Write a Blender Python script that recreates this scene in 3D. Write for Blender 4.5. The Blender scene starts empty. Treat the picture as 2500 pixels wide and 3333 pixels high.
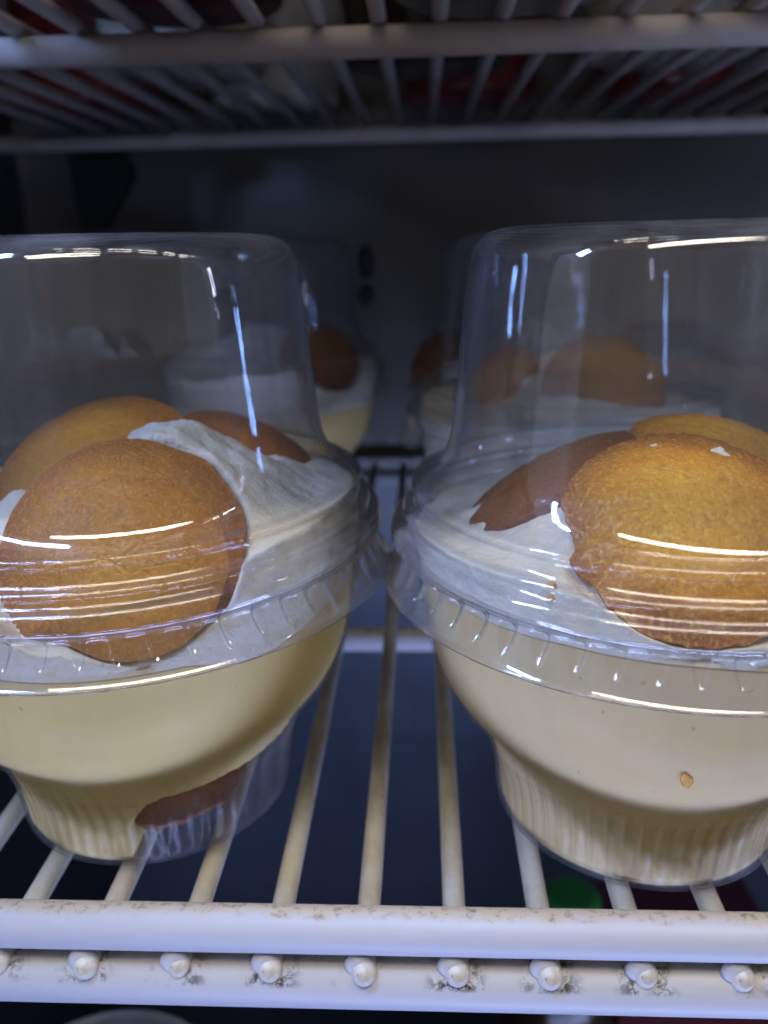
import bpy, math, random
from mathutils import Vector, Matrix, noise
random.seed(7)
S = 0.001                                    # everything below is written in millimetres
sc = bpy.context.scene
col = sc.collection
def V(*a): return Vector(a)

# ------------------------------------------------------------------ camera
cam_d = bpy.data.cameras.new('camera'); cam = bpy.data.objects.new('camera', cam_d); col.objects.link(cam)
yaw, pitch, roll, CAM_Z = .0502, .3192, -.0214, 109.1
cy, sy, cp, sp = math.cos(yaw), math.sin(yaw), math.cos(pitch), math.sin(pitch)
fw = V(-sy*cp, cy*cp, -sp); rt = V(cy, sy, 0); up = rt.cross(fw)
cr, sr = math.cos(roll), math.sin(roll)
rt, up = rt*cr+up*sr, up*cr-rt*sr
M = Matrix((rt, up, -fw)).transposed().to_4x4(); M.translation = V(0, 0, CAM_Z)*S
cam.matrix_world = M
cam_d.sensor_fit = 'VERTICAL'; cam_d.sensor_height = 36; cam_d.lens = 2651.5/3333*36
cam_d.clip_start = .005; cam_d.clip_end = 50
cam_d.dof.use_dof = True; cam_d.dof.focus_distance = .122; cam_d.dof.aperture_fstop = 15
sc.camera = cam

# ------------------------------------------------------------------ world and lamps
w = bpy.data.worlds.new('World'); sc.world = w; w.use_nodes = True
w.node_tree.nodes['Background'].inputs[0].default_value = (1.0, .92, .83, 1)
w.node_tree.nodes['Background'].inputs[1].default_value = .115
def area(name, loc, target, sx, sy_, power, colour):
    d = bpy.data.lights.new(name, 'AREA'); d.shape = 'RECTANGLE'; d.size = sx*S; d.size_y = sy_*S
    d.energy = power; d.color = colour
    o = bpy.data.objects.new(name, d); col.objects.link(o)
    o.location = V(*loc)*S
    o.rotation_euler = (V(*target)-V(*loc)).to_track_quat('-Z', 'Y').to_euler()
    return o
area('room_ceiling_light', (180, -420, 1600), (0, 110, 60), 1700, 90, 19, (1, .90, .72))
area('cabinet_tube_light', (110, 86, 405), (110, 90, 0), 440, 9, .30, (1, .94, .82))
area('door_led_left', (-150, 58, 196), (20, 135, 80), 6, 190, .80, (.30, .48, 1))
area('door_led_front_right', (374, 60, 150), (40, 135, 80), 5, 240, .12, (.62, .68, 1))
area('door_led_right', (330, 170, 75), (-60, 150, 75), 6, 110, .07, (.22, .42, 1))
area('front_fill_light', (20, 0, -160), (0, 120, 0), 560, 8, .90, (.42, .53, 1))  # added fill lamp below the front, unseen, brightens rails and pudding
sc.view_settings.view_transform = 'Standard'; sc.view_settings.look = 'None'
sc.view_settings.exposure = 0.28; sc.view_settings.gamma = 1
sc.cycles.use_denoising = True
sc.cycles.max_bounces = 8; sc.cycles.transparent_max_bounces = 26
sc.cycles.use_adaptive_sampling = True; sc.cycles.adaptive_threshold = .05
sc.cycles.diffuse_bounces = 3; sc.cycles.glossy_bounces = 3; sc.cycles.transmission_bounces = 8
sc.cycles.caustics_reflective = False; sc.cycles.caustics_refractive = False
sc.cycles.sample_clamp_indirect = 6

# ------------------------------------------------------------------ helpers
def mesh(name, verts, faces, mat, parent=None, smooth=True):
    me = bpy.data.meshes.new(name)
    me.from_pydata([tuple(c*S for c in v) for v in verts], [], faces)
    me.update()
    if smooth: me.polygons.foreach_set('use_smooth', [True]*len(me.polygons))
    me.materials.append(mat)
    o = bpy.data.objects.new(name, me); col.objects.link(o)
    if parent: o.parent = parent
    return o
def inst(src, name, parent=None, loc=None, rotz=0):
    o = bpy.data.objects.new(name, src.data); col.objects.link(o)
    if parent: o.parent = parent
    if loc is not None: o.location = V(*loc)*S
    o.rotation_euler.z = rotz
    return o
def empty(name, loc=(0, 0, 0), rotz=0):
    o = bpy.data.objects.new(name, None); o.empty_display_size = .01; col.objects.link(o)
    o.location = V(*loc)*S; o.rotation_euler.z = rotz
    return o
def tag(o, label=None, cat=None, group=None, kind=None):
    if label: o['label'] = label
    if cat: o['category'] = cat
    if group: o['group'] = group
    if kind: o['kind'] = kind
    return o
def revolve(prof, n, f=None, closed=False, cap0=False, cap1=False):
    """prof: list of (r,z); f(theta,i,r,z)->(r,z)"""
    vs, fs = [], []
    m = len(prof)
    for k in range(n):
        t = 2*math.pi*k/n; c, s = math.cos(t), math.sin(t)
        for i, (r, z) in enumerate(prof):
            if f: r, z = f(t, i, r, z)
            vs.append((r*c, r*s, z))
    for k in range(n):
        a, b = k*m, (k+1) % n*m
        for i in range(m-1 if not closed else m):
            j = (i+1) % m
            fs.append((a+i, b+i, b+j, a+j))
    if cap0: vs.append((0, 0, prof[0][1])); c0 = len(vs)-1; fs += [(c0, (k+1) % n*m, k*m) for k in range(n)]
    if cap1: vs.append((0, 0, prof[-1][1])); c1 = len(vs)-1; fs += [(c1, k*m+m-1, (k+1) % n*m+m-1) for k in range(n)]
    return vs, fs
def tube(p0, p1, R, n=24, cap=True, round0=False, round1=False):
    p0, p1 = V(*p0), V(*p1); d = (p1-p0).normalized()
    a = d.orthogonal().normalized(); b = d.cross(a)
    rings = []
    if round0:
        for k in range(5):
            q = math.pi/2*k/5; rings.append((p0-d*R*math.cos(q), R*math.sin(q)+1e-4))
    rings.append((p0, R)); rings.append((p1, R))
    if round1:
        for k in range(4, -1, -1):
            q = math.pi/2*k/5; rings.append((p1+d*R*math.cos(q), R*math.sin(q)+1e-4))
    vs, fs = [], []
    for c, r in rings:
        for k in range(n):
            t = 2*math.pi*k/n; vs.append(tuple(c+a*r*math.cos(t)+b*r*math.sin(t)))
    for i in range(len(rings)-1):
        for k in range(n):
            fs.append((i*n+k, i*n+(k+1) % n, (i+1)*n+(k+1) % n, (i+1)*n+k))
    fs.append(tuple(range(n-1, -1, -1))); fs.append(tuple((len(rings)-1)*n+k for k in range(n)))
    return vs, fs
def box(x0, x1, y0, y1, z0, z1):
    vs = [(x, y, z) for x in (x0, x1) for y in (y0, y1) for z in (z0, z1)]
    return vs, [(0, 1, 3, 2), (4, 6, 7, 5), (0, 4, 5, 1), (2, 3, 7, 6), (0, 2, 6, 4), (1, 5, 7, 3)]
def smooth_profile(pts, step=.8):
    """Catmull-Rom through the points, resampled"""
    out = []
    for i in range(len(pts)-1):
        p0 = V(*pts[max(i-1, 0)]); p1 = V(*pts[i]); p2 = V(*pts[i+1]); p3 = V(*pts[min(i+2, len(pts)-1)])
        n = max(1, int((p2-p1).length/step))
        for k in range(n):
            t = k/n
            q = .5*((2*p1)+(p2-p0)*t+(2*p0-5*p1+4*p2-p3)*t*t+(3*p1-p0-3*p2+p3)*t**3)
            out.append((q.x, q.y))
    out.append(tuple(pts[-1]))
    return out
def offset(prof, d):
    out = []
    for i in range(len(prof)):
        a = V(*prof[max(i-1, 0)]); b = V(*prof[min(i+1, len(prof)-1)])
        t = (b-a).normalized(); n = V(-t.y, t.x)
        out.append((max(prof[i][0]+n.x*d, .02), prof[i][1]+n.y*d))
    return out
def interp(x, tab):
    if x <= tab[0][0]: return tab[0][1]
    for (a, fa), (b, fb) in zip(tab, tab[1:]):
        if x <= b: return fa+(fb-fa)*(x-a)/(b-a)
    return tab[-1][1]
def sstep(a, b, x):
    t = min(1, max(0, (x-a)/(b-a))); return t*t*(3-2*t)
def nz(x, y, z, s, seed=0): return noise.noise(V(x*s+seed*17.3, y*s-seed*5.1, z*s+seed*3.7))
def fbm(x, y, z, s, o=3, seed=0):
    v, a = 0, 1
    for k in range(o): v += a*nz(x, y, z, s*2**k, seed+k); a *= .5
    return v

# ------------------------------------------------------------------ materials
class NT:
    def __init__(s, name):
        s.m = bpy.data.materials.new(name); s.m.use_nodes = True; s.t = s.m.node_tree; s.n = s.t.nodes
        s.b = s.n['Principled BSDF']; s.o = s.n['Material Output']
        s.tc = s.n.new('ShaderNodeTexCoord')
    def add(s, t, **k):
        n = s.n.new(t)
        for a, v in k.items(): setattr(n, a, v)
        return n
    def link(s, a, b): s.t.links.new(a, b)
    def noise(s, scale, detail=4, rough=.55, vec=None, stretch=None):
        n = s.add('ShaderNodeTexNoise'); n.inputs['Scale'].default_value = scale
        n.inputs['Detail'].default_value = detail; n.inputs['Roughness'].default_value = rough
        v = vec or s.tc.outputs['Object']
        if stretch:
            m = s.add('ShaderNodeMapping'); m.inputs['Scale'].default_value = stretch
            s.link(v, m.inputs['Vector']); v = m.outputs[0]
        s.link(v, n.inputs['Vector']); return n.outputs['Fac']
    def ramp(s, fac, stops):
        r = s.add('ShaderNodeValToRGB'); e = r.color_ramp.elements
        while len(e) < len(stops): e.new(.5)
        for q, (p, c) in zip(e, stops): q.position = p; q.color = (c[0], c[1], c[2], 1) if not isinstance(c, (int, float)) else (c, c, c, 1)
        s.link(fac, r.inputs[0]); return r.outputs[0]
    def math(s, op, a, b=None, clamp=False):
        m = s.add('ShaderNodeMath', operation=op, use_clamp=clamp)
        for k, x in enumerate((a, b)):
            if x is None: continue
            if isinstance(x, (int, float)): m.inputs[k].default_value = x
            else: s.link(x, m.inputs[k])
        return m.outputs[0]
    def mix(s, fac, a, b):
        m = s.add('ShaderNodeMix', data_type='RGBA')
        for k, x in ((0, fac), (6, a), (7, b)):
            if isinstance(x, (int, float)): m.inputs[k].default_value = x
            elif isinstance(x, tuple): m.inputs[k].default_value = (*x, 1)
            else: s.link(x, m.inputs[k])
        return m.outputs[2]
    def bump(s, h, strength=.3, dist=.0005, to=None):
        b = s.add('ShaderNodeBump'); b.inputs['Strength'].default_value = strength; b.inputs['Distance'].default_value = dist
        s.link(h, b.inputs['Height'])
        if to is None: s.link(b.outputs[0], s.b.inputs['Normal'])
        return b.outputs[0]
    def set(s, **k):
        for a, v in k.items():
            i = s.b.inputs[a.replace('_', ' ')]
            if isinstance(v, tuple): i.default_value = (*v, 1) if len(v) == 3 and a != 'Subsurface_Radius' else v
            elif isinstance(v, (int, float)): i.default_value = v
            else: s.link(v, i)

def clear_plastic(name, haze, tint=(.985, .985, .985), rough=.025, gloss=1.0, edge=(.50, .51, .56)):
    m = NT(name)
    lw = m.add('ShaderNodeLayerWeight'); lw.inputs['Blend'].default_value = .5
    F = m.math('ADD', m.math('MULTIPLY', m.math('POWER', lw.outputs['Facing'], 5.0), .94*gloss), .06*gloss, True)
    tr = m.add('ShaderNodeBsdfTransparent'); m.link(m.mix(m.math('POWER', lw.outputs['Facing'], 3.5), tint, edge), tr.inputs[0])
    gl = m.add('ShaderNodeBsdfGlossy'); gl.inputs['Roughness'].default_value = rough
    h = m.math('ADD', m.noise(70, 3, .5, stretch=(1, 1, .35)), m.math('MULTIPLY', m.noise(330, 3, .6, stretch=(1, 1, .03)), .35))
    m.link(m.bump(h, .075, .001, to=0), gl.inputs['Normal'])
    mx = m.add('ShaderNodeMixShader'); m.link(F, mx.inputs[0]); m.link(tr.outputs[0], mx.inputs[1]); m.link(gl.outputs[0], mx.inputs[2])
    df = m.add('ShaderNodeBsdfDiffuse'); df.inputs[0].default_value = (.80, .82, .88, 1)
    tl = m.add('ShaderNodeBsdfTranslucent'); tl.inputs[0].default_value = (.80, .82, .88, 1)
    dm = m.add('ShaderNodeMixShader'); dm.inputs[0].default_value = .5
    m.link(df.outputs[0], dm.inputs[1]); m.link(tl.outputs[0], dm.inputs[2])
    hz = m.ramp(m.noise(95, 4, .6, stretch=(1, 1, .07)), [(.36, haze*.35), (.52, haze), (.68, haze*2.6)])
    # a slanting path through the sheet crosses more of the cloudy plastic
    hz2 = m.math('MULTIPLY', hz, m.math('ADD', m.math('MULTIPLY', m.math('POWER', lw.outputs['Facing'], 2.5), 4.0), 1.0), True)
    m2 = m.add('ShaderNodeMixShader'); m.link(hz2, m2.inputs[0]); m.link(mx.outputs[0], m2.inputs[1]); m.link(dm.outputs[0], m2.inputs[2])
    m.link(m2.outputs[0], m.o.inputs['Surface']); return m.m
MAT = {}
MAT['lid'] = clear_plastic('clear lid plastic', .017, gloss=1.15, rough=.04)
MAT['lid_rim'] = clear_plastic('frosted lid rim plastic', .032, rough=.06, gloss=1.6, edge=(.34, .35, .40))
MAT['foot'] = clear_plastic('ribbed foot plastic', .024, rough=.18, gloss=.09, edge=(.6, .6, .63))
MAT['bowl'] = clear_plastic('clear bowl plastic', .012, rough=.3, gloss=.06, edge=(.85, .85, .86))

m = NT('white painted wire')
P_ = m.add('ShaderNodeSeparateXYZ'); m.link(m.tc.outputs['Object'], P_.inputs[0])
g1 = m.noise(55, 6, .65); g2 = m.noise(700, 3, .6)
base = m.mix(m.ramp(g1, [(.36, 0.), (.66, 1.)]), (.58, .57, .55), (.43, .395, .33))
base = m.mix(m.ramp(m.noise(260, 4, .6, stretch=(1, .12, 1)), [(.46, 0.), (.66, .75)]), base, (.30, .235, .14))
base = m.mix(m.ramp(m.noise(900, 2, .5), [(.66, 0.), (.74, .7)]), base, (.20, .15, .09))
m.set(Base_Color=base, Roughness=.42, Specular_IOR_Level=.4); m.bump(g2, .10, .0004); MAT['wire'] = m.m
m = NT('overhead wire paint toned by light')  # copy of the wire paint with the overhead light put into its tone
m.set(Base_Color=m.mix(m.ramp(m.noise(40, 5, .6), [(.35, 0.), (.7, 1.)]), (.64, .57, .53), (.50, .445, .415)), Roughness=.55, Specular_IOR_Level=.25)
m.bump(m.noise(500, 3, .6), .1, .0004); MAT['wire_overhead'] = m.m
# rail paint: grime settles in a speckled band on the upward side
def rail_mat(name, z_axis, band, tint, mould=None, paint=(.48, .49, .56)):  # the default paint colour carries the blue of the LED light
    m = NT(name)
    q = m.add('ShaderNodeSeparateXYZ'); m.link(m.tc.outputs['Object'], q.inputs[0])
    wob = m.math('MULTIPLY', m.math('SUBTRACT', m.noise(160, 4, .6), .5), .0030)
    zz = m.math('ADD', m.math('MULTIPLY', m.math('ADD', q.outputs['Z'], q.outputs['Y']), .7071) if z_axis == 'yz' else q.outputs['Z'], wob)
    f = m.add('ShaderNodeMapRange'); f.inputs['From Min'].default_value = band[0]*S; f.inputs['From Max'].default_value = band[1]*S; m.link(zz, f.inputs['Value'])
    base = m.mix(m.math('MULTIPLY', f.outputs[0], .8), paint, tint)
    sp_ = m.ramp(m.noise(620, 4, .7), [(.52, 0.), (.66, 1.)])
    k = m.math('MULTIPLY', m.math('MULTIPLY', sp_, f.outputs[0]), .75)
    base = m.mix(k, base, (.14, .095, .055))
    fl = m.ramp(m.noise(330, 2, .4), [(.77, 0.), (.79, 1.)])
    base = m.mix(m.math('MULTIPLY', fl, .45), base, (.25, .20, .15))
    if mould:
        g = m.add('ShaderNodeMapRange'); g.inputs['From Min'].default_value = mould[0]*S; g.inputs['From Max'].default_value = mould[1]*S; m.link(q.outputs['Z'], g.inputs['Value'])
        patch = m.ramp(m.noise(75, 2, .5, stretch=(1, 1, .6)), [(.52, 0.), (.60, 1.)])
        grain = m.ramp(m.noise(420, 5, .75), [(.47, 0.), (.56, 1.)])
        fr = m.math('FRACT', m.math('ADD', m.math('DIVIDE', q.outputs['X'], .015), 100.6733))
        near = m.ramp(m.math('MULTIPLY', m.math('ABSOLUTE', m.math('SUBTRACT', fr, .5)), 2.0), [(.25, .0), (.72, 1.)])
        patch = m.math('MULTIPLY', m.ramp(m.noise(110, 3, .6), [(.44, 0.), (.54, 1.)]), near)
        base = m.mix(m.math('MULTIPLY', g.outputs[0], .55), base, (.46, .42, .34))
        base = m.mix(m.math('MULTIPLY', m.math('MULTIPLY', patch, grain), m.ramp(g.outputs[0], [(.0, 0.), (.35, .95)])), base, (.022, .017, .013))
    m.set(Base_Color=base, Roughness=.45, Specular_IOR_Level=.4)
    m.bump(m.noise(500, 4, .6), .12, .0005); return m.m
MAT['rail_top'] = rail_mat('white painted rail with grime', 'yz', (1.2, 2.9), (.50, .41, .28))
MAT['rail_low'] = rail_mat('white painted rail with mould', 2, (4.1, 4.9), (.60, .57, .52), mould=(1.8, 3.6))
MAT['rail_plain'] = rail_mat('white painted bar', 2, (2.0, 3.6), (.66, .60, .50))

def wall_mat(name, c, rough, spec=.5, var=.12):
    m = NT(name)
    n = m.noise(9, 4, .6)
    m.set(Base_Color=m.mix(m.ramp(n, [(.35, 0.), (.7, 1.)]), c, tuple(x*(1-var*2) for x in c)), Roughness=rough, Specular_IOR_Level=spec)
    m.bump(m.noise(240, 3, .5), .05, .0006); return m.m
MAT['wall'] = wall_mat('grey cabinet lining', (.125, .115, .100), .3, .5)
MAT['wall_blue_lit'] = wall_mat('cabinet lining with blue light tint', (.14, .18, .26), .35)  # blue LED light on the lower back wall, put into its colour
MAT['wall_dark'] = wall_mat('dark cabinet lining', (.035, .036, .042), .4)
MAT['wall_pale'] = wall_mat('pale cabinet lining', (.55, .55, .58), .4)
MAT['black'] = wall_mat('black plastic', (.006, .006, .007), .5)

def pudding_mat(name, c, c2):
    m = NT(name)
    n = m.noise(45, 4, .6)
    base = m.mix(m.ramp(n, [(.35, 0.), (.68, 1.)]), c, c2)
    base = m.mix(m.ramp(m.noise(14, 5, .65, stretch=(1, 1, 1.6)), [(.40, 0.), (.62, .55)]), base, tuple(x*.93+.05 for x in c))
    base = m.mix(m.ramp(m.noise(520, 2, .4), [(.735, 0.), (.76, .55)]), base, tuple(x*.62 for x in c2))
    m.set(Base_Color=base, Roughness=.55, Specular_IOR_Level=.03)
    m.bump(m.noise(260, 3, .5), .05, .0005); return m.m
MAT['pudding'] = pudding_mat('yellow vanilla pudding', (.81, .64, .28), (.77, .59, .22))
MAT['pudding_b'] = pudding_mat('beige vanilla pudding', (.81, .63, .33), (.77, .59, .28))
m = NT('whipped cream')
n = m.noise(120, 5, .65)
base = m.mix(m.ramp(n, [(.42, 0.), (.72, 1.)]), (.84, .81, .71), (.77, .71, .55))
base = m.mix(m.ramp(m.noise(210, 3, .5), [(.69, 0.), (.74, .55)]), base, (.55, .40, .18))
m.set(Base_Color=base, Roughness=.42, Specular_IOR_Level=.45)
m.bump(m.math('ADD', m.noise(420, 5, .7), m.math('MULTIPLY', m.noise(140, 4, .7), 2.0)), .6, .0009); MAT['cream'] = m.m
def wafer_mat(name, core, mid, rim, spark=.5):
    m = NT(name)
    q = m.add('ShaderNodeSeparateXYZ'); m.link(m.tc.outputs['Object'], q.inputs[0])
    rr = m.math('SQRT', m.math('ADD', m.math('POWER', q.outputs['X'], 2.0), m.math('POWER', q.outputs['Y'], 2.0)))
    f = m.math('ADD', m.math('DIVIDE', rr, .0185), m.math('MULTIPLY', m.math('SUBTRACT', m.noise(110, 5, .65), .5), .55))
    base = m.ramp(f, [(.25, core), (.68, mid), (.98, rim)])
    gr = m.noise(1500, 3, .6)
    base = m.mix(m.ramp(gr, [(.50, 0.), (.72, spark)]), base, tuple(min(1, x*1.75+.03) for x in core))
    base = m.mix(m.ramp(m.noise(650, 4, .6), [(.54, 0.), (.72, .55)]), base, tuple(x*.5 for x in mid))
    m.set(Base_Color=base, Roughness=m.ramp(gr, [(.4, .62), (.7, .30)]), Specular_IOR_Level=.45)
    cr_ = m.add('ShaderNodeTexVoronoi', feature='DISTANCE_TO_EDGE'); cr_.inputs['Scale'].default_value = 170; m.link(m.tc.outputs['Object'], cr_.inputs['Vector'])
    pores = m.ramp(m.noise(700, 2, .5), [(.30, 0.), (.38, 1.)])
    m.bump(m.math('ADD', m.math('ADD', gr, m.noise(420, 4, .6)), m.math('ADD', m.math('MULTIPLY', m.ramp(cr_.outputs['Distance'], [(.0, 0.), (.06, 1.)]), .35), pores)), .40, .0005); return m.m
MAT['wafer'] = wafer_mat('golden wafer crumb', (.80, .40, .040), (.66, .28, .026), (.34, .105, .018))
MAT['wafer_dark'] = wafer_mat('soaked brown wafer crumb', (.56, .25, .016), (.48, .195, .012), (.32, .105, .010), .35)
MAT['wafer_rim'] = wafer_mat('toasted wafer crumb', (.33, .125, .022), (.27, .095, .018), (.20, .062, .014), .3)
def plain(name, c, rough=.4, **k):
    m = NT(name)
    n = m.noise(60, 4, .6)
    m.set(Base_Color=m.mix(m.ramp(n, [(.3, 0.), (.7, 1.)]), c, tuple(x*.8 for x in c)), Roughness=rough, **k); return m.m
MAT['green'] = plain('green cap plastic', (.02, .22, .03), .4)
MAT['maroon'] = plain('dark red carton', (.085, .008, .018), .5)
MAT['white'] = plain('white glazed bowl', (.30, .31, .34), .35)
MAT['dark_drink'] = plain('dark drink', (.035, .015, .008), .2)
MAT['red_jelly'] = plain('red jelly', (.17, .016, .012), .3)
MAT['pale_jelly'] = plain('pale filling', (.50, .46, .38), .4)

# ------------------------------------------------------------------ cabinet (setting)
XL, XR, YB, Z0, Z1 = -200, 390, 430, -335, 420
def panel(name, b, mat): return tag(mesh(name, *box(*b), mat, smooth=False), kind='structure')
panel('wall_back', (XL, XR, YB, YB+12, -9, Z1), MAT['wall'])
panel('wall_back_lower', (XL, XR, YB-3, YB+12, Z0, -9.5), MAT['wall_blue_lit'])
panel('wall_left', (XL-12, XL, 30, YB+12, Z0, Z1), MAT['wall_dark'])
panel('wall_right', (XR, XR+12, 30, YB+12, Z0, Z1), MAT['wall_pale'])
panel('jamb_left_reflector', (XL, -158, 22, 88, Z0, Z1), MAT['wall_pale'])  # both pale jambs are unseen, added for streaks in the dome reflections
panel('jamb_right_reflector', (XR-13, XR, 22, 92, Z0, Z1), MAT['wall_pale'])
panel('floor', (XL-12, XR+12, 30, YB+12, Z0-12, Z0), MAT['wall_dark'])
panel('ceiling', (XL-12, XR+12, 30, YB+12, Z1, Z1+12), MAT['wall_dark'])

# ------------------------------------------------------------------ wire shelves
RW, RB = 2.0, 3.65
Y_END, Y_FRONT, Y_MID, Y_REAR = 101.0, 103.8, 226.5, 406
XA, XB = XL+2, XR-2
rod_v = tube((0, Y_END, 0), (0, Y_REAR+6, 0), RW, 20, round0=True)
bar_v = tube((XA, 0, 0), (XB, 0, 0), RB, 48)
# weld fillet: a small soft saddle of paint between a wire end and the rails above and below it
def weld_mesh():
    vs, fs = revolve([(.01, -2.6)]+[(2.75*math.sin(a)**.8, -2.6*math.cos(a)) for a in [math.pi*k/10 for k in range(1, 10)]]+[(.01, 2.6)], 18)
    return [(x*.9, y*.5, z*.9) for x, y, z in vs], fs
def shelf(name, z, label):
    """z = height of the top of the wires"""
    is_upper = z > 50                              # same paint overhead; the light up there is put into its tone
    W_, R1, R2, R3 = (MAT[q] for q in (('wire_overhead',)*4 if is_upper else ('wire', 'rail_top', 'rail_low', 'rail_plain')))
    root = tag(empty(name, (0, 0, z)), label, 'shelf', 'wire shelves in the cabinet')
    rods = [-10.1+15*k for k in range(-10, 27)]
    first = None; fw_ = None
    for k, x in enumerate(rods):
        dx = random.uniform(-.25, .25)
        if first is None:
            first = mesh('rod', *rod_v, W_, root); o = first
        else: o = inst(first, 'rod', root)
        o.location = V(x+dx, random.uniform(-.5, .5), -RW)*S
        if fw_ is None:
            fw_ = mesh('weld', *weld_mesh(), R3, root); q = fw_
        else: q = inst(fw_, 'weld', root)
        q.location = V(x+dx-.8, Y_FRONT-2.3, -RW+.3)*S
    def bar(nm, y, zc, mat):
        o = mesh(nm, *bar_v, mat, root); o.location = V(0, y, zc)*S; return o
    bar('front_rail', Y_FRONT, RB-.25, R1)
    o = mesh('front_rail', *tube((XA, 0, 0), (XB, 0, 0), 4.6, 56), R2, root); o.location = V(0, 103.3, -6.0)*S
    bar('crossbar', Y_MID, -2*RW-RB+.25, R3)
    bar('crossbar', Y_REAR, -2*RW-RB+.25, R3)
    return root
shelf('wire_shelf', 0, 'white wire shelf with grimy front rails under the two large dessert cups')
SH = 163.5
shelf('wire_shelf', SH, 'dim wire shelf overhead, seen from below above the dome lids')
br = mesh('shelf_bracket', *(lambda p: ([(x, y, z) for y in (419, 429.8) for x, z in p], [tuple(range(5)), tuple(range(9, 4, -1))]+[(i, (i+1) % 5, (i+1) % 5+5, i+5) for i in range(5)]))([(-170, 152), (-141, 147), (-141, 141), (-158, 118), (-168, 118)]), MAT['black'], smooth=False)
tag(br, 'black angled shelf bracket in the dark upper left corner', 'bracket')
for z, h in ((100, 8.5), (84, 5)):
    vs, fs = revolve([(.02, 0), (2, .05), (3.4, .4), (4, 1.2), (4, 3)], 24, cap1=True)
    o = mesh('wall_plug', [(x, 430-y_, z+zz*h/4) for x, zz, y_ in [(a-28, b, 3.2-c) for a, b, c in vs]], fs, MAT['black'])
    tag(o, 'larger black oval plug in the back wall' if h > 6 else 'smaller black oval plug in the back wall, under the larger one', 'wall plug', 'black plugs in the back wall')

# ------------------------------------------------------------------ dessert cup meshes
bowl_pts = [(.3, 1.0), (18, .8), (24.6, .3), (26.8, .0), (27.5, .5), (27.7, 1.6), (27.8, 4), (28.3, 9), (29.3, 13.5), (30.6, 17),
            (32.3, 20.0), (34.6, 23.0), (37.9, 27.2), (40.6, 32.2), (42.2, 38), (43.2, 45), (44.1, 51.5), (44.6, 55.5), (45.9, 56.6), (46.9, 56.8)]
bowl_out = smooth_profile(bowl_pts, 1.0)
bowl_in = offset(bowl_out, .55)
R_IN = sorted([(z, r) for r, z in bowl_in[6:-3]], key=lambda q: q[0])
NB = 240; FL = .42
def flute(t, i, r, z):
    a = sstep(1.0, 4, z)*(1-sstep(12.5, 21, z))
    q = .5+.5*math.cos(60*t)
    return r+a*FL*(q**1.4-.4), z
bowl_vs, bowl_fs = revolve(bowl_out+bowl_in[::-1], NB*2, flute)
lid_pts = [(.3, 111.2), (14, 111.3), (24, 111.35), (29.4, 110.95), (32.4, 109.9), (34.2, 107.8), (34.9, 105), (35.5, 100),
           (36.3, 91), (37.2, 81), (37.7, 77), (38.5, 73.6), (40.3, 70.4), (42.4, 68.5), (43.6, 68.1), (44.8, 67.9), (45.25, 67.3), (44.9, 66.6), (44.45, 66.1),
           (44.4, 64.2), (44.9, 63.7), (46.1, 63.5), (46.65, 62.9), (46.3, 62.2), (46.2, 61.7), (46.7, 61.3), (47.9, 61.1), (48.6, 60.4), (48.85, 58.9), (48.6, 57.7),
           (47.9, 57.0), (47.75, 56.2), (48.2, 54.6), (48.9, 52.6), (49.5, 51.0), (50.0, 50.45), (50.35, 50.3)]
lid_out = smooth_profile(lid_pts, .45)
lid_in = offset(lid_out, -.5)
NL = 56*14
LIDN = len(lid_out)
def lidf(t, i, r, z):
    # moulded grip notches under the bead
    if 51.9 < z < 56.6:
        ph = (t*56/(2*math.pi)) % 1
        wdt = .30*sstep(51.8, 55.6, z)
        d = abs(ph-.5)
        r -= 1.1*(1-sstep(wdt*.5, wdt*.5+.09, d))*sstep(51.9, 52.9, z)*(1-sstep(56.1, 56.6, z))
    if 67 < z < 110:
        k = sstep(70, 75, z)*(1-sstep(103, 108, z))
        ph = (t*14/(2*math.pi)+.18*math.sin(2*t+.7)) % 1        # shallow upright panels added to split the dome's reflections into bands
        r += k*(.10*math.sin(3*t+z*.05)+.05*math.sin(7*t+1.3)-.16*abs(2*ph-1)**3)
    return r, z
lid_vs, lid_fs = revolve(lid_out+lid_in[::-1], NL, lidf)
LID_IN = sorted([(z, r-.35) for r, z in lid_in if z > 57.0 and r > 30 and not 61.2 < z < 63.9 and not 66.0 < z < 68.2], key=lambda q: q[0])
def inner_r(z):
    return interp(z, R_IN)-.12-.5*max(0, 1.3-z) if z < 56 else min(interp(z, LID_IN), 44.3)
bowl_src = mesh('cup_bowl', bowl_vs, bowl_fs, MAT['bowl']); lid_src = mesh('dome_lid', lid_vs, lid_fs, MAT['lid'])
lid_src.data.materials.append(MAT['lid_rim'])
bowl_src.data.materials.append(MAT['foot'])
for p in bowl_src.data.polygons: p.material_index = 1 if p.center.z < .0155 else 0
for p in lid_src.data.polygons: p.material_index = 1 if p.center.z < .0665 else 0
# single-walled copies for the blurred cups further back
bowl_thin = revolve(bowl_out, 120, flute); lid_thin = revolve(lid_out, 168, None)
thin = {}

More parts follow.
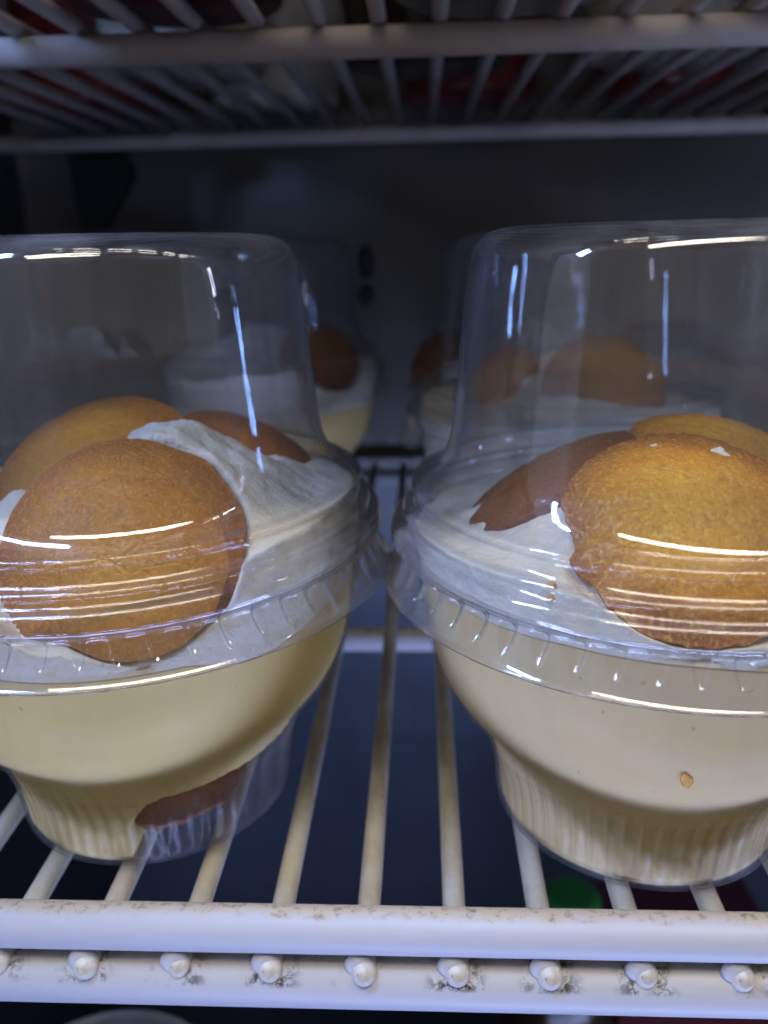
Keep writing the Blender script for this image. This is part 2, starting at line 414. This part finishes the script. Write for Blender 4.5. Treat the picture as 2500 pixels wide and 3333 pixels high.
def pudding_mesh(top, cavity=None, seed=1, n=480, nz_=80):
    """top(t)->z of the pudding against the wall"""
    vs, fs = [], []
    for k in range(n):
        t = 2*math.pi*k/n; zt = top(t); c, s = math.cos(t), math.sin(t)
        for i in range(nz_+1):
            z = .75+(zt-.75)*(i/nz_)**1.0
            r = inner_r(z)
            r = flute(t, 0, r, z)[0]-.1
            if cavity: r -= cavity(t, z)
            vs.append((r*c, r*s, z))
        for i, q in enumerate((.96, .8, .5, .2)):
            vs.append((inner_r(zt)*q*c, inner_r(zt)*q*s, zt+.4))
    m = nz_+5
    for k in range(n):
        a, b = k*m, (k+1) % n*m
        fs += [(a+i, b+i, b+i+1, a+i+1) for i in range(m-1)]
    vs += [(0, 0, 1.3), (0, 0, top(0)+.4)]; c0 = n*m
    fs += [(c0, (k+1) % n*m, k*m) for k in range(n)]+[(c0+1, k*m+m-1, (k+1) % n*m+m-1) for k in range(n)]
    return vs, fs
def cream_mesh(zb, zw, peak, peak_xy, seed=1, rough=1.0, n=300):
    """zb(t): lower edge on the wall, zw(t): height on the wall, then a mound to the peak"""
    vs, fs = [], []
    NW, NT_ = 26, 44
    px, py = peak_xy
    for k in range(n):
        t = 2*math.pi*k/n; c, s = math.cos(t), math.sin(t); b, w_ = zb(t), zw(t)
        rw = inner_r(w_)
        for i in range(NW):
            z = b+(w_-b)*i/(NW-1); r = inner_r(z)
            # pressed flat on the plastic in places, hollow in others
            hol = max(0, fbm(r*c, r*s, z, .16, 3, seed))*1.3*rough*sstep(0, .12, i/(NW-1))
            vs.append(((r-hol)*c, (r-hol)*s, z))
        for i in range(1, NT_+1):
            q = 1-i/NT_*.995; x, y = rw*q*c, rw*q*s
            d = math.hypot(x-px, y-py)
            g = math.exp(-(d/19)**2)
            e = sstep(0, .35, 1-q)
            z = w_+(peak-w_)*g*e+(1-q)*4*e+e*rough*(2.0*fbm(x, y, 0, .11, 2, seed+3)+.55*fbm(x, y, 3, .40, 3, seed+9))
            vs.append((x, y, z))
    m = NW+NT_
    for k in range(n):
        a, b = k*m, (k+1) % n*m
        fs += [(a+i, b+i, b+i+1, a+i+1) for i in range(m-1)]
    fs.append(tuple(k*m+m-1 for k in range(n)))
    return vs, fs
def wafer_mesh(R, T, seed, broken=None, rough=1.0):
    """domed biscuit, flat side down, origin at its middle"""
    n = 128; prof = []
    for k in range(9): prof.append((R*.93*k/8, 0))
    prof[0] = (.05, 0)
    for k in range(1, 8):
        a = -math.pi/2+math.pi*k/14; prof.append((R*.93+R*.07*math.cos(a), 1.9+1.9*math.sin(a)))
    for k in range(0, 25):
        q = 1-k/24; prof.append((max(.05, R*q), 1.9+(T-1.9)*(1-q**2.3)))
    vs, fs = [], []
    for k in range(n):
        t = 2*math.pi*k/n; c, s = math.cos(t), math.sin(t)
        lim = 1+(.03*fbm(c*3, s*3, seed, .9, 3, seed)+(.03*nz(c*14, s*14, seed, 1, seed) if broken else 0))*rough
        if broken:
            for (a0, wd, dep) in broken:
                d = math.atan2(math.sin(t-a0), math.cos(t-a0))
                lim -= dep*math.exp(-(d/wd)**2)*(1+.35*nz(c*9, s*9, 0, 1.3, seed))
        for r, z in prof:
            x, y = r*lim*c, r*lim*s
            dz = .28*fbm(x, y, z, .30, 4, seed)*rough
            dr = 1+.010*fbm(x, y, z*2, .8, 2, seed+5)*rough
            vs.append((x*dr, y*dr, z+dz-T*.4))
    m = len(prof)
    for k in range(n):
        a, b = k*m, (k+1) % n*m
        fs += [(a+i, b+i, b+i+1, a+i+1) for i in range(m-1)]
    return vs, fs
def wafer(loc, normal, label, R=18.5, T=7.5, mat='wafer', seed=1, broken=None, spin=0, rough=1.0, group='wafers in the front cups'):
    q = V(*normal).normalized().to_track_quat('Z', 'X')
    if broken:
        br_ = []
        for d, wd, dep in broken:
            e = q.inverted() @ V(*d); br_.append((math.atan2(e.y, e.x), wd, dep))
        broken = br_
    o = mesh('vanilla_wafer', *wafer_mesh(R, T, seed, broken, rough), MAT[mat])
    o.rotation_mode = 'QUATERNION'; o.rotation_quaternion = q @ Matrix.Rotation(spin, 3, 'Z').to_quaternion()
    o.location = V(*loc)*S
    tag(o, label, 'wafer', group); return o

def press(geo, cup_xy, discs):
    """pudding and cream give way where a wafer is pushed into them"""
    vs, fs = geo; out = []
    fr = []
    for loc, n, R, T in discs:
        fr.append((V(loc[0]-cup_xy[0], loc[1]-cup_xy[1], loc[2]), V(*n).normalized(), R, T))
    for v in vs:
        p = V(*v)
        for c, n, R, T in fr:
            d = p-c; h = d.dot(n); q = (d-n*h).length
            lim = -T*.4+.15
            if h > lim and q < R*1.06:
                k = 1-sstep(R*.99, R*1.06, q)
                if T > 7: k *= sstep(51, 60, v[2])
                p = p-n*(h-lim)*k
        out.append(tuple(p))
    return out, fs
CUPS = 'banana pudding cups on the shelf'
def cup(loc, label, pud, pmat, cre, rotz=0, first=False, far=False):
    r = tag(empty('dessert_cup', loc), label, 'dessert cup', CUPS)
    for src, nm in ((bowl_src, 'cup_bowl'), (lid_src, 'dome_lid')):
        if first: o = src; o.parent = r
        elif far:
            if nm not in thin: thin[nm] = mesh(nm, *(bowl_thin if nm == 'cup_bowl' else lid_thin), MAT['bowl' if nm == 'cup_bowl' else 'lid'], r); o = thin[nm]
            else: o = inst(thin[nm], nm, r)
        else: o = inst(src, nm, r)
        o.rotation_euler.z = rotz
    mesh('pudding', *pud, MAT[pmat], r)
    mesh('whipped_cream', *cre, MAT['cream'], r)
    return r
D2 = math.radians
def adeg(t): return (math.degrees(t)+180) % 360-180

# ---- left cup
LX, LY = -56.8, 148.0
def cav(t, z):
    d = adeg(t)
    if not -95 < d < 75: return 0
    zt = interp(d, [(-90, 4), (-81, 10.5), (-77, 13.2), (-71, 15.0), (-62, 15.2), (-40, 15.8), (-20, 16.6), (30, 16.8), (60, 12)])
    zt += .35*nz(d*.12, 0, 0, 1, 4)
    e_ = 2.6*nz(z*.22, 0, 0, 1, 6)-2.2*sstep(8, 0, z)
    left = sstep(-83.5+e_, -77.5+e_, d)*(1-sstep(52, 66, d))
    return min(25, inner_r(z)-1)*left*(1-sstep(zt-1.3, zt+.5, z))
def topL(t):
    d = adeg(t)
    return interp(d, [(-180, 50), (-130, 48.6), (-100, 48.2), (-80, 48.0), (-62, 47.8), (-50, 45.5), (-40, 45.6), (-25, 48.5), (0, 51), (60, 52), (180, 50)])+.25*math.sin(5*t)
pl = pudding_mesh(topL, cav)
crl = cream_mesh(lambda t: topL(t)-.1, lambda t: interp(adeg(t), [(-180, 62), (-120, 60), (-95, 57.5), (-70, 58), (-50, 63), (-20, 65.5), (10, 65), (60, 63), (120, 63), (150, 63), (180, 62)])+.8*fbm(math.cos(t)*3, math.sin(t)*3, 0, 1.1, 3, 5),
                 76.5, (13, -10), 2)
WL = [((-48.5, 120.5, 63.3), (.06, -.78, .62), 19.8, 7.5), ((-45.0, 114.6, 63.0), (.14, -.82, .55), 14.8, 5.5)]
pl = press(pl, (LX, LY), WL); crl = press(crl, (LX, LY), WL)
cup((LX, LY, 0), 'large dessert cup at left with yellow pudding and a hollow at its base', pl, 'pudding', crl, 0, True)
wafer((-48.5, 120.5, 63.3), (.06, -.78, .62), 'big brown wafer leaning at the front of the left cup', 19.8, 7.5, 'wafer_dark', 11, rough=1.0)
wafer((-45.0, 114.6, 63.0), (.14, -.82, .55), 'brown wafer low at the front of the left cup, overlapping the big wafer', 14.8, 5.5, 'wafer_dark', 12, rough=.6)
wafer((-64.5, 151, 69.0), (-.10, -.55, .83), 'brown wafer at the back left in the left cup', 20, 7, 'wafer_dark', 13, rough=.7)
wafer((-35.2, 157, 65.4), (.50, -.36, .79), 'brown wafer half sunk in cream at the back right of the left cup', 19, 7, 'wafer_rim', 14, rough=.8)
wafer((-54.2, 140.6, 10.6), (.08, -.10, .98), 'soaked wafer showing in the hollow base of the left cup', 18.0, 7.5, 'wafer_rim', 15, rough=1.8)

# ---- right cup
RX, RY = 42.9, 143.8
def topR(t):
    d = adeg(t)
    return interp(d, [(-180, 53.5), (-150, 53), (-120, 54), (-95, 53.2), (-70, 51.5), (-30, 52), (180, 53.5)])+.3*math.sin(4*t+1)
prm = pudding_mesh(topR, None, 2)
crr = cream_mesh(lambda t: topR(t)-.1, lambda t: interp(adeg(t), [(-180, 60), (-150, 61.5), (-130, 62.5), (-110, 60), (-85, 56.5), (-50, 57), (0, 60), (90, 60), (180, 58.5)])+.7*fbm(math.cos(t)*3, math.sin(t)*3, 0, 1.2, 3, 8),
                 69.5, (-12, -12), 6, .8)
WR = [((39.4, 115.0, 68.6), (-.03, -.60, .80), 18.9, 8.0)]
prm = press(prm, (RX, RY), WR); crr = press(crr, (RX, RY), WR)
cupR = cup((RX, RY, 0), 'large dessert cup at right filled to the base with beige pudding', prm, 'pudding_b', crr, .03)
EW = wafer((39.4, 115.0, 68.6), (-.03, -.60, .80), 'big golden wafer with a broken left edge at the front of the right cup', 18.9, 8.0, 'wafer', 21, broken=[((-1, .02, -.02), .16, .10), ((-1, .02, -.28), .12, .07), ((-.75, 0, -.8), .25, .06)])
wafer((21.5, 142, 68.0), (-.50, .10, .86), 'brown wafer leaning edge up at the left in the right cup', 17.5, 5.2, 'wafer_rim', 22)
wafer((57.0, 150, 70.3), (.18, -.22, .96), 'golden wafer at the back of the right cup behind the big one', 18.5, 7, 'wafer', 23)
def blob(sx, sy, sz, seed):
    vs, fs = revolve([(.02, 1)]+[(math.sin(math.pi*k/10), math.cos(math.pi*k/10)) for k in range(1, 10)]+[(.02, -1)], 28)
    return [(x*sx*(1+.7*nz(x*2, y*2, z, 1, seed)), y*sy*(1+.7*nz(x*2, y*2, z+4, 1, seed)), z*sz) for x, y, z in vs], fs
def smear(host, loc, sx, sy, seed):
    o = mesh('cream_smear', *blob(sx, sy, .28, seed), MAT['cream'], host)
    o.location = host.rotation_quaternion.inverted() @ (V(*loc)*S-host.location)
    o.rotation_euler.z = math.atan2((host.rotation_quaternion.inverted() @ V(1, 0, 0)).y, (host.rotation_quaternion.inverted() @ V(1, 0, 0)).x)-.25
    e = o.location/S
    o.rotation_euler.x = 0
    return o
smear(EW, (40.3, 123.6, 77.5), 3.0, 1.0, 2); smear(EW, (45.6, 123.4, 77.3), 1.3, 1.1, 5); smear(EW, (36.5, 125.6, 78.1), .9, .5, 7)
o = mesh('wafer_crumb', *blob(.75, .30, 1.7, 4), MAT['wafer'], cupR); o.location = V(-4.2, -40.1, 32.6)*S; o.rotation_euler = (.25, -.35, 0)
for k, (x, y, z) in enumerate(((-24.6, -35.9, 62.2), (-24.4, -36.2, 60.4))):
    o = mesh('wafer_crumb', *blob(.7, .5, .6, 9+k), MAT['wafer'], cupR); o.location = V(x, y, z)*S

# ---- cups further back
def back_cup(loc, label, seed, yel, discs=()):
    tp = lambda t: 44+2.0*math.sin(2*t+seed)
    pu = pudding_mesh(tp, None, seed, 120, 40)
    cr_ = cream_mesh(lambda t: tp(t)-.1, lambda t: 63+2.5*math.sin(2*t+seed)+1.2*fbm(math.cos(t)*3, math.sin(t)*3, 0, 1.2, 3, seed), 74, (4*math.cos(seed), 4*math.sin(seed)), seed, 1, 140)
    if discs: pu = press(pu, loc[:2], discs); cr_ = press(cr_, loc[:2], discs)
    return cup(loc, label, pu, 'pudding' if yel else 'pudding_b', cr_, seed, far=True)
back_cup((-64, 347, 0), 'blurred dessert cup far back behind the left cup, brown wafer on top', 3, True, [((-41, 329, 65), (.32, -.75, .58), 16.5, 6.5)])
back_cup((43.5, 249, 0), 'blurred dessert cup directly behind the right cup', 4, False)
back_cup((44, 352, 0), 'blurred dessert cup at the very back, two behind the right cup', 5, False, [((4, 341, 62), (-.70, -.50, .50), 13.5, 6)])
BG = 'wafers in the blurred back cups'
wafer((-41, 329, 65), (.32, -.75, .58), 'reddish brown wafer topping the far left back cup', 16.5, 6.5, 'wafer_rim', 31, group=BG)
wafer((4, 341, 62), (-.70, -.50, .50), 'reddish brown wafer standing in the very back cup', 13.5, 6, 'wafer_rim', 32, group=BG)
wafer((20, 243, 66), (-.65, -.45, .60), 'brown wafer at the left in the cup behind the right cup', 16.5, 7, 'wafer', 33, group=BG)
wafer((50, 226, 70), (0, -.8, .6), 'brown wafer at the front in the cup behind the right cup', 17, 7, 'wafer_dark', 34, group=BG)

# ------------------------------------------------------------------ cups standing on the shelf overhead
cup_o = smooth_profile([(.3, .6), (22, .6), (26, .8), (27.5, 2.5), (29, 12), (33, 50), (36.5, 86), (38.2, 88)], 4)
oc_vs, oc_fs = revolve(cup_o, 64)
fl_vs, fl_fs = revolve([(.02, 2)]+[(r-1.0, z) for r, z in cup_o if r > 22 and 1.5 < z < 62]+[(30, 62.5), (.02, 63)], 48)
k = 0; oc = None; fl_src = {}
for j, yy in enumerate((142, 226, 310, 386)):
    for i in range(-2, 4):
        x = i*82+random.uniform(-4, 4)+(20 if j % 2 else 0)
        if x < XL+40 or x > XR-40: continue
        kind = random.choice(['dark_drink', 'pale_jelly', 'red_jelly', 'dark_drink', 'pale_jelly'])
        desc = {'dark_drink': 'dim clear cup of dark filling on the shelf overhead', 'red_jelly': 'dim clear cup of red filling on the shelf overhead',
                'pale_jelly': 'dim clear cup of pale filling on the shelf overhead'}[kind]
        r = tag(empty('plastic_cup', (x, yy, SH+.1)), desc, 'cup', 'cups on the shelf overhead')
        if oc is None: oc = mesh('cup_wall', oc_vs, oc_fs, MAT['bowl'], r)
        else: inst(oc, 'cup_wall', r)
        if kind not in fl_src: fl_src[kind] = mesh('filling', fl_vs, fl_fs, MAT[kind], r)
        else: inst(fl_src[kind], 'filling', r)

# ------------------------------------------------------------------ things below the shelf
ZF = Z0
def lathe(name, prof, mat, parent, n=48): return mesh(name, *revolve(smooth_profile(prof, 3), n), MAT[mat], parent)
r = tag(empty('bottle', (59.5, 268, ZF+.2)), 'dark bottle with a green cap below the shelf under the right cup', 'bottle')
lathe('bottle_body', [(.1, 0), (24, 0), (26, 3), (26, 110), (22, 135), (11, 158), (10, 180)], 'dark_drink', r)
lathe('cap', [(11.6, 172), (11.8, 174), (11.8, 189), (10.8, 191.4), (.1, 192)], 'green', r)
o = mesh('carton', *box(-34, 34, -24, 24, 0, 165), MAT['maroon'], smooth=False); o.location = V(112, 282, ZF+.2)*S; o.rotation_euler.z = .06
tag(o, 'dark red carton below the shelf under the right cup', 'carton')
r = tag(empty('bowl', (-98, 165, ZF+.2)), 'round white bowl in the dark below the front rail at left', 'bowl')
lathe('bowl_body', [(.1, 150), (18, 151), (28, 160), (36, 178), (40, 196), (41, 198), (41.5, 196), (37, 176), (29, 157), (18, 147), (14, 0), (.1, 0)], 'white', r)
